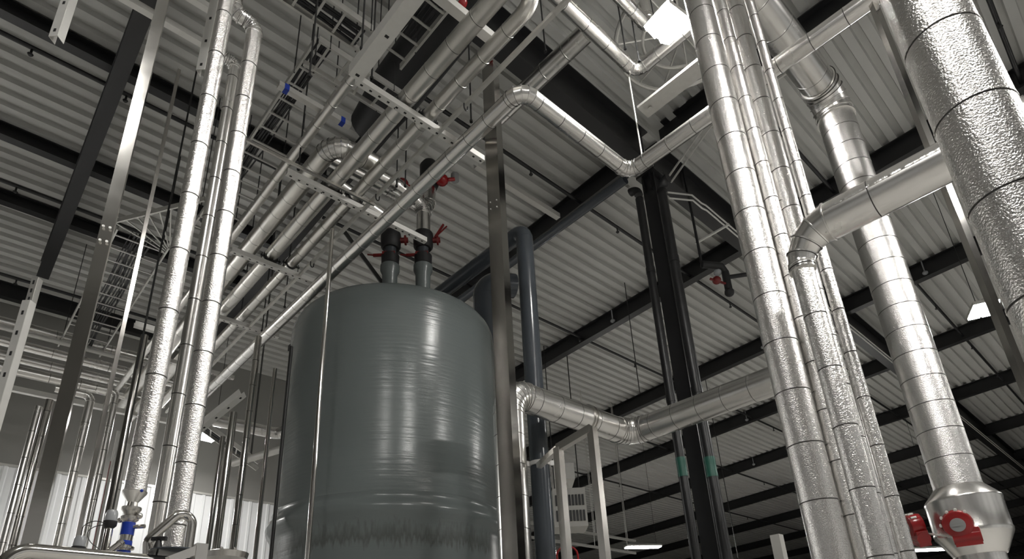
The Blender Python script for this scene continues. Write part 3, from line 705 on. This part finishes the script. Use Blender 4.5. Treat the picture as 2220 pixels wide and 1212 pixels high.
# ================================================================ TOP CENTRE-RIGHT PIPES
pipe('insulated_pipe', 'silver pipe from the top edge bending towards the glaring lamp with a segmented elbow', 'pipe', [(4.3, 3.33, 9.8), (6.05, 3.33, 9.8), (6.05, -1.5, 9.8)], .10, 'alu', .42, .5, br=.17, n=5, elbow_m='foil')
pipe('insulated_pipe', 'second silver pipe from the top edge, ending in a bend under the glaring lamp', 'pipe', [(4.1, 2.90, 10.1), (5.85, 2.90, 10.1), (5.85, 2.92, 10.6)], .09, 'alu', .42, .2, br=.15, n=5, elbow_m='foil')
pipe('insulated_pipe', 'dull silver pipe stub behind the zigzag pipe corner', 'pipe', [(5.1, 5.3, 9.9), (5.1, 3.45, 9.9)], .135, 'alu', .42, .5)
a, b = ath(1645, 0, 6.6), ath(1690, 85, 6.6)
pipe('insulated_pipe', 'short silver pipe with a foil end bend at the top right of the bundle', 'pipe', [b+(a-b)*2.4, b, b+V((.0, -.1, 1.8))], .10, 'alu', .4, .5, br=.14, n=4, elbow_m='foil')
# round fan guard with spokes
c0 = atz(1478, 72, 10.9); 
root = thing('fan_guard', 'round wire fan guard with radial spokes below the glaring lamp', 'fan guard', c0)
def torus(mb, c, R_, r, n=48):
    pts = [c+V((math.cos(2*PI*k/n)*R_, math.sin(2*PI*k/n)*R_, 0)) for k in range(n)]; i0 = len(mb.v); m_ = 8
    for p in pts:
        d = (p-c).normalized()
        for j in range(m_):
            a = 2*PI*j/m_; mb.v.append(p+d*math.cos(a)*r+Z*math.sin(a)*r)
    for k in range(n):
        for j in range(m_):
            mb.f.append((i0+k*m_+j, i0+((k+1) % n)*m_+j, i0+((k+1) % n)*m_+(j+1) % m_, i0+k*m_+(j+1) % m_)); mb.m.append(0)
mb = MB(); torus(mb, c0, 1.02, .035); mb.build('outer_ring', 'galv', root)
mb = MB(); torus(mb, c0, .60, .03); mb.build('inner_ring', 'galv', root)
mb = MB()
for k in range(14):
    a = 2*PI*k/14; d = V((math.cos(a), math.sin(a), 0)); mb.cyl(c0+d*.1, c0+d*1.02, .015, n=6)
mb.cyl(c0-Z*.02, c0+Z*.1, .12, n=16); mb.build('spokes', 'galv', root)
mb = MB(); mb.cyl(c0+Z*.1, c0+Z*1.9, .03, n=8); mb.build('hanger', 'rod', root)
# pale flat channel right of it
a, b = atz(1393, 243, 8.9), atz(1530, 150, 8.9)
mb = MB(); mb.bar(V((a.x, a.y, 8.9)), V((a.x, a.y-1.7, 8.9)), .25, .04); mb.cyl(V((a.x, a.y-.12, 8.87)), V((a.x, a.y-.12, 8.86)), .03, n=12); tag(mb.build('support_channel', 'galv'), 'wide pale channel with a bolt hole left of the bundle under the fan guard', 'channel', 'channels carrying the rack pipes')
a = ath(1366, 170, 6.9); b = ath(1392, 338, 6.9)
mb = MB(); mb.cyl(V((b.x, b.y, 8.1)), V((b.x, b.y, 9.75)), .011, n=8); tag(mb.build('hanger_rod', 'galv_white'), 'bright hanger rod dropping to the zigzag pipe lower corner', 'rod', 'black hanger rods')

# sprinkler valve cluster right of column
q = ath(1572, 600, 13.2)
root = thing('sprinkler_valve', 'black pipe elbow cluster with a small red valve between column and bundle', 'valve', q)
mb = MB(); mb.tube([q+V((-.5, .25, .25)), q+V((-.1, 0, .25)), q+V((.05, 0, .15)), q+V((.05, 0, -.35))], .085, 12); mb.ball(q+V((.05, 0, -.4)), .11, 12); mb.cyl(q+V((.05, 0, 0)), q+V((.7, -.5, .15)), .05, n=10); mb.cyl(q+V((-.5, .25, .2)), V((q.x-.5, q.y+.25, ROOF(q.y)+.6)), .03, n=10); mb.build('pipe_elbow', 'black', root)
mb = MB(); mb.ball(q+V((-.2, .12, -.12)), .1, 12); mb.bar(q+V((-.35, .2, -.1)), q+V((0, 0, -.2)), .04, .04); mb.build('valve_handle', 'darkred', root)
mb = MB(); mb.ball(q+V((-.12, .1, .12)), .09, 12); mb.build('gauge', 'cap', root)

# unit heater
q = ath(1233, 1108, 20)
root = thing('unit_heater', 'cream louvred unit heater hanging behind the tube frame', 'heater', q)
u = V((RT.x, RT.y, 0)).normalized(); f2 = V((-u.y, u.x, 0))
mb = MB(); mb.box(q, u*.52, f2*.5, Z*.62); mb.build('casing', 'cream', root)
for zc_ in (-.28, .22):
    mb = MB()
    for k in range(9): mb.box(q+u*(-.42+k*.105)-f2*.52+Z*zc_, u*.03, f2*.03, Z*.17)
    mb.build('louvre', 'steel', root)
mb = MB(); 
for s_ in (-1, 1): mb.cyl(q+u*.4*s_+Z*.6, V(((q+u*.4*s_).x, (q+u*.4*s_).y, ROOF(q.y)+.5)), .02, n=6)
mb.build('hanger', 'rod', root)

# red ring handle near bottom centre
q = ath(1230, 1203, 7.4); mb = MB(); pts = [q+u*.12*math.cos(a*PI/8)+Z*.1*math.sin(a*PI/8) for a in range(0, 9)]; mb.tube([pts[0]-Z*.3]+pts+[pts[-1]-Z*.3], .012, 8)
tag(mb.build('red_hoop', 'red'), 'small red hoop handle at the foot of the left frame leg', 'handle')

# thin uprights near the tank
def upr(label, y, xl, xr, D, ztop, m='stainless', group=None, seam=0):
    px_, py_, r = vert(y, xl, xr, D)
    return pipe('steel_tube', label, 'tube', [(px_, py_, 0), (px_, py_, ztop)], r, m, seam, .5, group=group)
upr('dark polished tube in front of the tank, left of its centre', 1000, 677, 688, 7.5, ath(720, 497, 7.5).z, 'stainless')
upr('dark upright tube left of the tank reaching up to the rack, seams on it', 1000, 520, 536, 11, 7.75, 'stainless', seam=.5)
upr('thin upright tube immediately left of the tank', 1000, 570, 580, 11, ath(600, 800, 11).z, 'stainless')
upr('short bright tube left of the tank starting under the cross pipe', 1000, 484, 502, 11.2, ath(507, 895, 11.2).z, 'stainless')
upr('dark round bar hugging the left edge of the tank', 800, 623, 631, 9.0, ath(634, 752, 9.0).z, 'rod')
upr('bright tube behind the short tube, by the left lamp', 1000, 470, 482, 12.5, 6.3, 'stainless')

# ================================================================ LEFT BACKGROUND
GB = 'horizontal silver pipes along the left wall'
def bgpipe(label, qx, qy, Y_, r, xa, xb, m='alu', seam=.6, name='wall_pipe'):
    p = aty(qx, qy, Y_)
    return pipe(name, label, 'pipe', [(xa, Y_, p.z), (xb, Y_, p.z)], r, m, seam, .4, group=GB)
bgpipe('silver pipe along the left wall, topmost of the stack', 120, 728, 17.6, .13, -11, 4.3)
bgpipe('silver pipe along the left wall, second of the stack', 120, 768, 17.4, .12, -11, 4.2)
bgpipe('silver pipe along the left wall, third of the stack with a bright end', 100, 792, 17.0, .11, -11, 3.9)
bgpipe('silver pipe along the left wall, lowest of the stack', 100, 818, 16.6, .12, -11, 3.7)
bgpipe('thin silver pipe along the left wall between the stacked ones', 250, 748+25, 17.2, .06, -11, 3.9, 'galv_white', 0)
p = aty(120, 862, 16.8); channel('support_channel', 'long pale channel below the stacked wall pipes at left', (-11, 16.8, p.z), (4.0, 16.8, p.z), .12, Z, 'galv_white', 0)
p = aty(530, 925, 16); pipe('wall_pipe', 'silver pipe behind the thin tubes ending in a crumpled foil elbow by the tank', 'pipe', [(4.4, 16, p.z), (6.5, 16, p.z), (6.9, 14.5, p.z+.3)], .16, 'alu', .5, .4, br=.3, n=5, elbow_m='foil')
a = ath(505, 1005, 13); b = ath(600, 935, 13); pipe('wall_pipe', 'slanting pale pipe between the thin tubes left of the tank', 'pipe', [V((a.x, a.y, a.z)), V((b.x, a.y-2.2, a.z))], .07, 'galv_white', 0)
a = ath(435, 925, 9); b = ath(505, 870, 9)
channel('slotted_channel', 'bright punched channel arm beside the left lamp', (b.x, b.y-.35, b.z), (a.x, a.y+.2, a.z), .1, Z, 'galv_white', .22)
a, b = ath(300, 705, 9.5), ath(335, 712, 9.5); channel('support_channel', 'short pale channel stub left of the risers above the wall pipes', (a.x-.05, a.y, a.z), (b.x+.25, a.y, a.z), .08, Z, 'galv_white', 0)
GV = 'upright silver pipes in front of the left wall'
def bgv(label, y, xl, xr, D, ztop, more=None, m='alu', seam=.5):
    px_, py_, r = vert(y, xl, xr, D)
    pts = [(px_, py_, 0), (px_, py_, ztop)] + [(px_+a, py_+b, ztop+c) for a, b, c in (more or [])]
    return pipe('wall_riser', label, 'pipe', pts, r, m, seam, .5, group=GV, br=r*1.6, elbow_m='foil')
bgv('upright silver pipe at far left, left of a pair', 1000, 44, 62, 13.5, ath(75, 880, 13.5).z)
bgv('upright silver pipe at far left, right of a pair', 1000, 64, 84, 13.7, ath(95, 865, 13.7).z, m='stainless')
bgv('upright silver pipe with a bend right of the polished post', 1000, 155, 176, 14, ath(194, 858, 14).z, [(-.6, .0, 0)])
bgv('upright silver pipe with a bend under the wall pipes, right of the thin upright', 1000, 212, 229, 14, ath(250, 850, 14).z, [(-.6, 0, 0)])
bgv('thin bright upright in front of the left wall', 1000, 240, 247, 13, ath(258, 935, 13).z, m='galv_white', seam=0)
bgv('pale plastic looking upright just left of the foremost riser', 1060, 246, 262, 12, ath(268, 962, 12).z, m='galv_white', seam=.9)
bgv('dark upright behind the foremost riser by the wall pipes', 860, 278, 296, 9.5, 6.6, m='post', seam=0)
for (px_, D, yt, lab) in ((262, 12.5, 900, 'thin magenta line hanging against the white wall panel'),):
    a = ath(219, 1100, D); mb = MB(); mb.cyl(V((a.x, a.y, 0)), V((a.x, a.y, ath(240, 1000, D).z)), .008, n=6); tag(mb.build('thin_cable', 'darkred'), lab, 'cable')

# ================================================================ BOTTOM LEFT FITTINGS
def zA(py_): return ath(290, py_, 4).z
root = thing('sanitary_valve', 'stainless valve assembly with blue bands under the foremost left riser', 'valve', (AX.x, AX.y, 2.0))
mb = MB(); mb.lathe(V((AX.x, AX.y, 0)), Z, [(zA(1093), .024), (zA(1090), .026), (zA(1070), .062), (zA(1066), .064), (zA(1064), .058)], 36); mb.build('cone_reducer', 'alu', root)
mb = MB(); mb.lathe(V((AX.x, AX.y, 0)), Z, [(zA(1133), .03), (zA(1128), .045), (zA(1122), .047), (zA(1118), .03), (zA(1112), .038), (zA(1106), .05), (zA(1101), .05), (zA(1099), .028), (zA(1090), .026)], 36); mb.build('clamp_union', 'brushed', root)
for k, (ya, yb) in enumerate(((1162, 1134), (1184, 1174), (1206, 1195))):
    mb = MB(); mb.lathe(V((AX.x, AX.y, 0)), Z, [(zA(ya), .03), (zA(ya)+.001, .034), (zA(yb)-.001, .034), (zA(yb), .03)], 30); mb.build('blue_band', 'blue', root)
mb = MB(); mb.lathe(V((AX.x, AX.y, 0)), Z, [(1.0, .032), (zA(1212), .032), (zA(1193), .032), (zA(1192), .048), (zA(1187), .048), (zA(1186), .032), (zA(1133), .032)], 36)
q = V((AX.x, AX.y, zA(1120))); mb.ball(q+u*.05, .018, 10); mb.ball(q-u*.052-Z*.02, .015, 10); mb.cyl(q+u*.02-Z*.06, q+u*.09-Z*.06, .012, n=8); mb.build('valve_spool', 'stainless', root)
q = V((AX.x, AX.y, zA(1068))); mb = MB(); mb.ball(q+u*.055-f2*.03, .009, 12); mb.build('purple_plug', 'blue', root)
# side pod with sensor cap
def pod(px_, py_, D, label, s=1.):
    c = ath(px_, py_, D); root = thing('sensor', label, 'sensor', c, 'capped sensor heads at the bottom left')
    mb = MB(); mb.lathe(c, Z, [(-.01, .034*s), (.0, .036*s), (.045*s, .034*s), (.062*s, .028*s), (.068*s, .005*s)], 24); mb.build('clear_cap', 'cap', root)
    mb = MB(); mb.lathe(c, Z, [(-.05*s, .025*s), (-.035*s, .038*s), (-.006, .04*s), (-.004, .03*s)], 24); mb.build('black_base', 'black', root)
    mb = MB(); mb.lathe(c, Z, [(-.55, .024*s), (-.06*s, .024*s), (-.048*s, .02*s)], 20); mb.build('stem', 'stainless', root)
    return c
ca = pod(240, 1128, 3.95, 'sensor head with frosted cap and black base left of the blue banded valve', .85)
cb = pod(171, 1183, 3.75, 'smaller sensor head low left above the stainless pipe', .75)
for k, (pts, lab) in enumerate(((((228, 1134), (205, 1130), (182, 1140), (176, 1160), (174, 1180)), 'thin black cable looping between the two sensor heads'),
                                (((228, 1138), (205, 1142), (190, 1155), (196, 1175), (215, 1190), (220, 1195)), 'thin black cable looping down from the upper sensor head'))):
    mb = MB(); P = [ath(x, y, 3.85) for x, y in pts]; Q = []
    for i in range(len(P)-1):
        p0, p1, p2, p3 = P[max(0, i-1)], P[i], P[i+1], P[min(len(P)-1, i+2)]
        for j in range(5):
            t = j/5; Q.append(.5*((2*p1)+(p2-p0)*t+(2*p0-5*p1+4*p2-p3)*t*t+(-p0+3*p1-3*p2+p3)*t**3))
    Q.append(P[-1]); mb.tube(Q, .0022, 6); tag(mb.build('sensor_cable', 'rod'), lab, 'cable')
a, b = ath(228, 1202, 3.9), ath(258, 1180, 3.95)
mb = MB(); mb.cyl(a, b, .017, n=16); mb.cyl(b, b+(b-a)*.2, .02, n=16); tag(mb.build('side_port', 'stainless'), 'short slanted stainless port pointing down left from the blue banded valve', 'port')
# long stainless pipe at bottom
c = ath(150, 1207, 3.55)
pipe('stainless_pipe', 'horizontal polished stainless pipe along the bottom left edge', 'pipe', [ath(2, 1260, 3.45), (ath(2, 1197, 3.45).x, 3.45, c.z), (1.35, 3.45, c.z-.012)], .034, 'stainless', 0, br=.09, smooth=(1,), part='pipe_run')
# bent tube
pipe('stainless_pipe', 'bent polished pipe climbing right and dropping beside the left risers', 'pipe', [ath(318, 1250, 3.7), ath(321, 1172, 3.7), ath(424, 1082, 3.75), V((ath(424, 1082, 3.75).x+.002, ath(424, 1082, 3.75).y, 1.6))], .024, 'stainless', 0, br=.05, smooth=(1, 2), part='pipe_run')
# hand wheel and frame
q = ath(345, 1168, 3.6); root = thing('hand_knob', 'black T-shaped hand knob on a thin stem at the bottom left', 'knob', q)
mb = MB(); mb.bar(q-u*.036, q+u*.036, .02, .018); mb.lathe(q, Z, [(-.05, .022), (-.04, .02), (-.01, .012), (.0, .02)], 16); mb.build('grip', 'black', root)
mb = MB(); mb.cyl(q-Z*.8, q-Z*.04, .005, n=8); mb.build('stem', 'rod', root)
q = ath(350, 1196, 3.62); mb = MB(); mb.lathe(q-Z*.02+u*.08, Z, [(0, .03), (.010, .13), (.016, .13), (.018, .02)], 40)
tag(mb.build('disc_guard', 'pvc'), 'grey disc-like cover behind the black hand knob', 'cover')
q = ath(436, 1180, 3.35); root = thing('small_frame', 'small brushed steel frame with a slanted arm at the bottom left', 'frame', (q.x, q.y, 0))
mb = MB(); mb.box(V((q.x, q.y, q.z/2)), X*.026, Y*.026, Z*q.z/2); mb.build('post', 'brushed', root)
e = ath(365, 1216, 3.3); mb = MB(); mb.bar(q-Z*.02, e, .04, .04); mb.build('arm', 'brushed', root)
q = ath(490, 1200, 5.5); mb = MB(); mb.lathe(q, Z, [(-.05, .03), (-.045, .16), (.0, .17), (.015, .12), (.02, .03)], 30)
for k in range(6): mb.ball(q+V((math.cos(k)*.1, math.sin(k)*.1, .02)), .015, 8)
tag(mb.build('flange_cover', 'brushed'), 'flat metal flange plate at the bottom edge right of the small frame', 'flange')

# short clamps where the rack pipes cross their channels
for (xx, yy, zz, rr, nm) in ((3.13, 4.86, 8.37, .108, 'widest long rack pipe on the uppermost channel'), (3.48, 4.86, 8.4, .087, 'upturned rack pipe on the uppermost channel'),
                             (3.13, 6.72, 8.37, .108, 'widest long rack pipe on the second channel'), (3.48, 6.72, 8.4, .087, 'upturned rack pipe on the second channel'),
                             (3.48, 8.8, 8.4, .087, 'upturned rack pipe on the channel at mid height'), (3.13, 8.8, 8.37, .108, 'widest long rack pipe on the channel at mid height')):
    c = V((xx, yy+.02, zz)); mb = MB()
    mb.sweep([(c-Y*.012, Y, rr+.014, 0), (c+Y*.012, Y, rr+.014, 0)], 28)
    for s_ in (-1, 1): mb.box(c+X*s_*(rr+.03)-Z*(rr*.3), X*.03, Y*.012, Z*.012); mb.cyl(c+X*s_*(rr+.04)-Z*(rr+.10), c+X*s_*(rr+.04)+Z*.02, .007, n=8)
    tag(mb.build('pipe_clamp', 'rod', None, c), 'dark clamp holding the %s' % nm, 'clamp', 'dark clamps of the pipe rack')
for (xx, yy, zz) in ((3.62, 4.3, 8.175), (3.62, 6.3, 8.175), (3.62, 8.3, 8.175)):
    mb = MB(); c = V((xx, yy, zz)); pts = [c+V((.028*math.cos(a*PI/6), 0, -.05*math.sin(a*PI/6)-.03)) for a in range(7)]
    mb.tube([pts[0]+Z*.05]+pts+[pts[-1]+Z*.05], .009, 8)
    tag(mb.build('u_bolt', 'rod', None, c), 'small dark U-bolt under the thin flat bar, %s' % {4.3: 'next to the square post', 6.3: 'above the tank valves', 8.3: 'over the tank shoulder'}[yy], 'bolt')
# cable runs of pale bars and a duct far behind the tube frame
for i, (qx, qy, D, lab) in enumerate(((1290, 1158, 24, 'upper'), (1290, 1186, 24, 'lower'))):
    p = ath(qx, qy, D); mb = MB(); mb.bar(V((p.x-5, p.y, p.z)), V((p.x+2.5, p.y, p.z)), .07, .09, Z)
    for s_ in (-4, 0, 2): mb.cyl(V((p.x+s_, p.y, p.z)), V((p.x+s_, p.y, ROOF(p.y)+.555)), .012, n=6)
    tag(mb.build('far_duct_run', 'galv', None, p), 'pale horizontal run far behind the tube frame, %s of two' % lab, 'duct', 'pale runs behind the tube frame')
p = ath(1683, 1160, 13)
mb = MB(); mb.box(V((p.x, p.y, p.z/2)), X*.09, Y*.09, Z*p.z/2); tag(mb.build('timber_post', 'cream', None, V((p.x, p.y, 0))), 'tan square post top at the bottom edge left of the right bundle', 'post')
p = ath(1222, 1060, 21); mb = MB(); mb.box(p+Z*.45, u*.35, f2*.6, Z*.28); mb.cyl(p+Z*.1, p+Z*.3, .2, n=20); tag(mb.build('duct_box', 'galv_white', None, p), 'pale duct box above the unit heater behind the frame', 'duct')
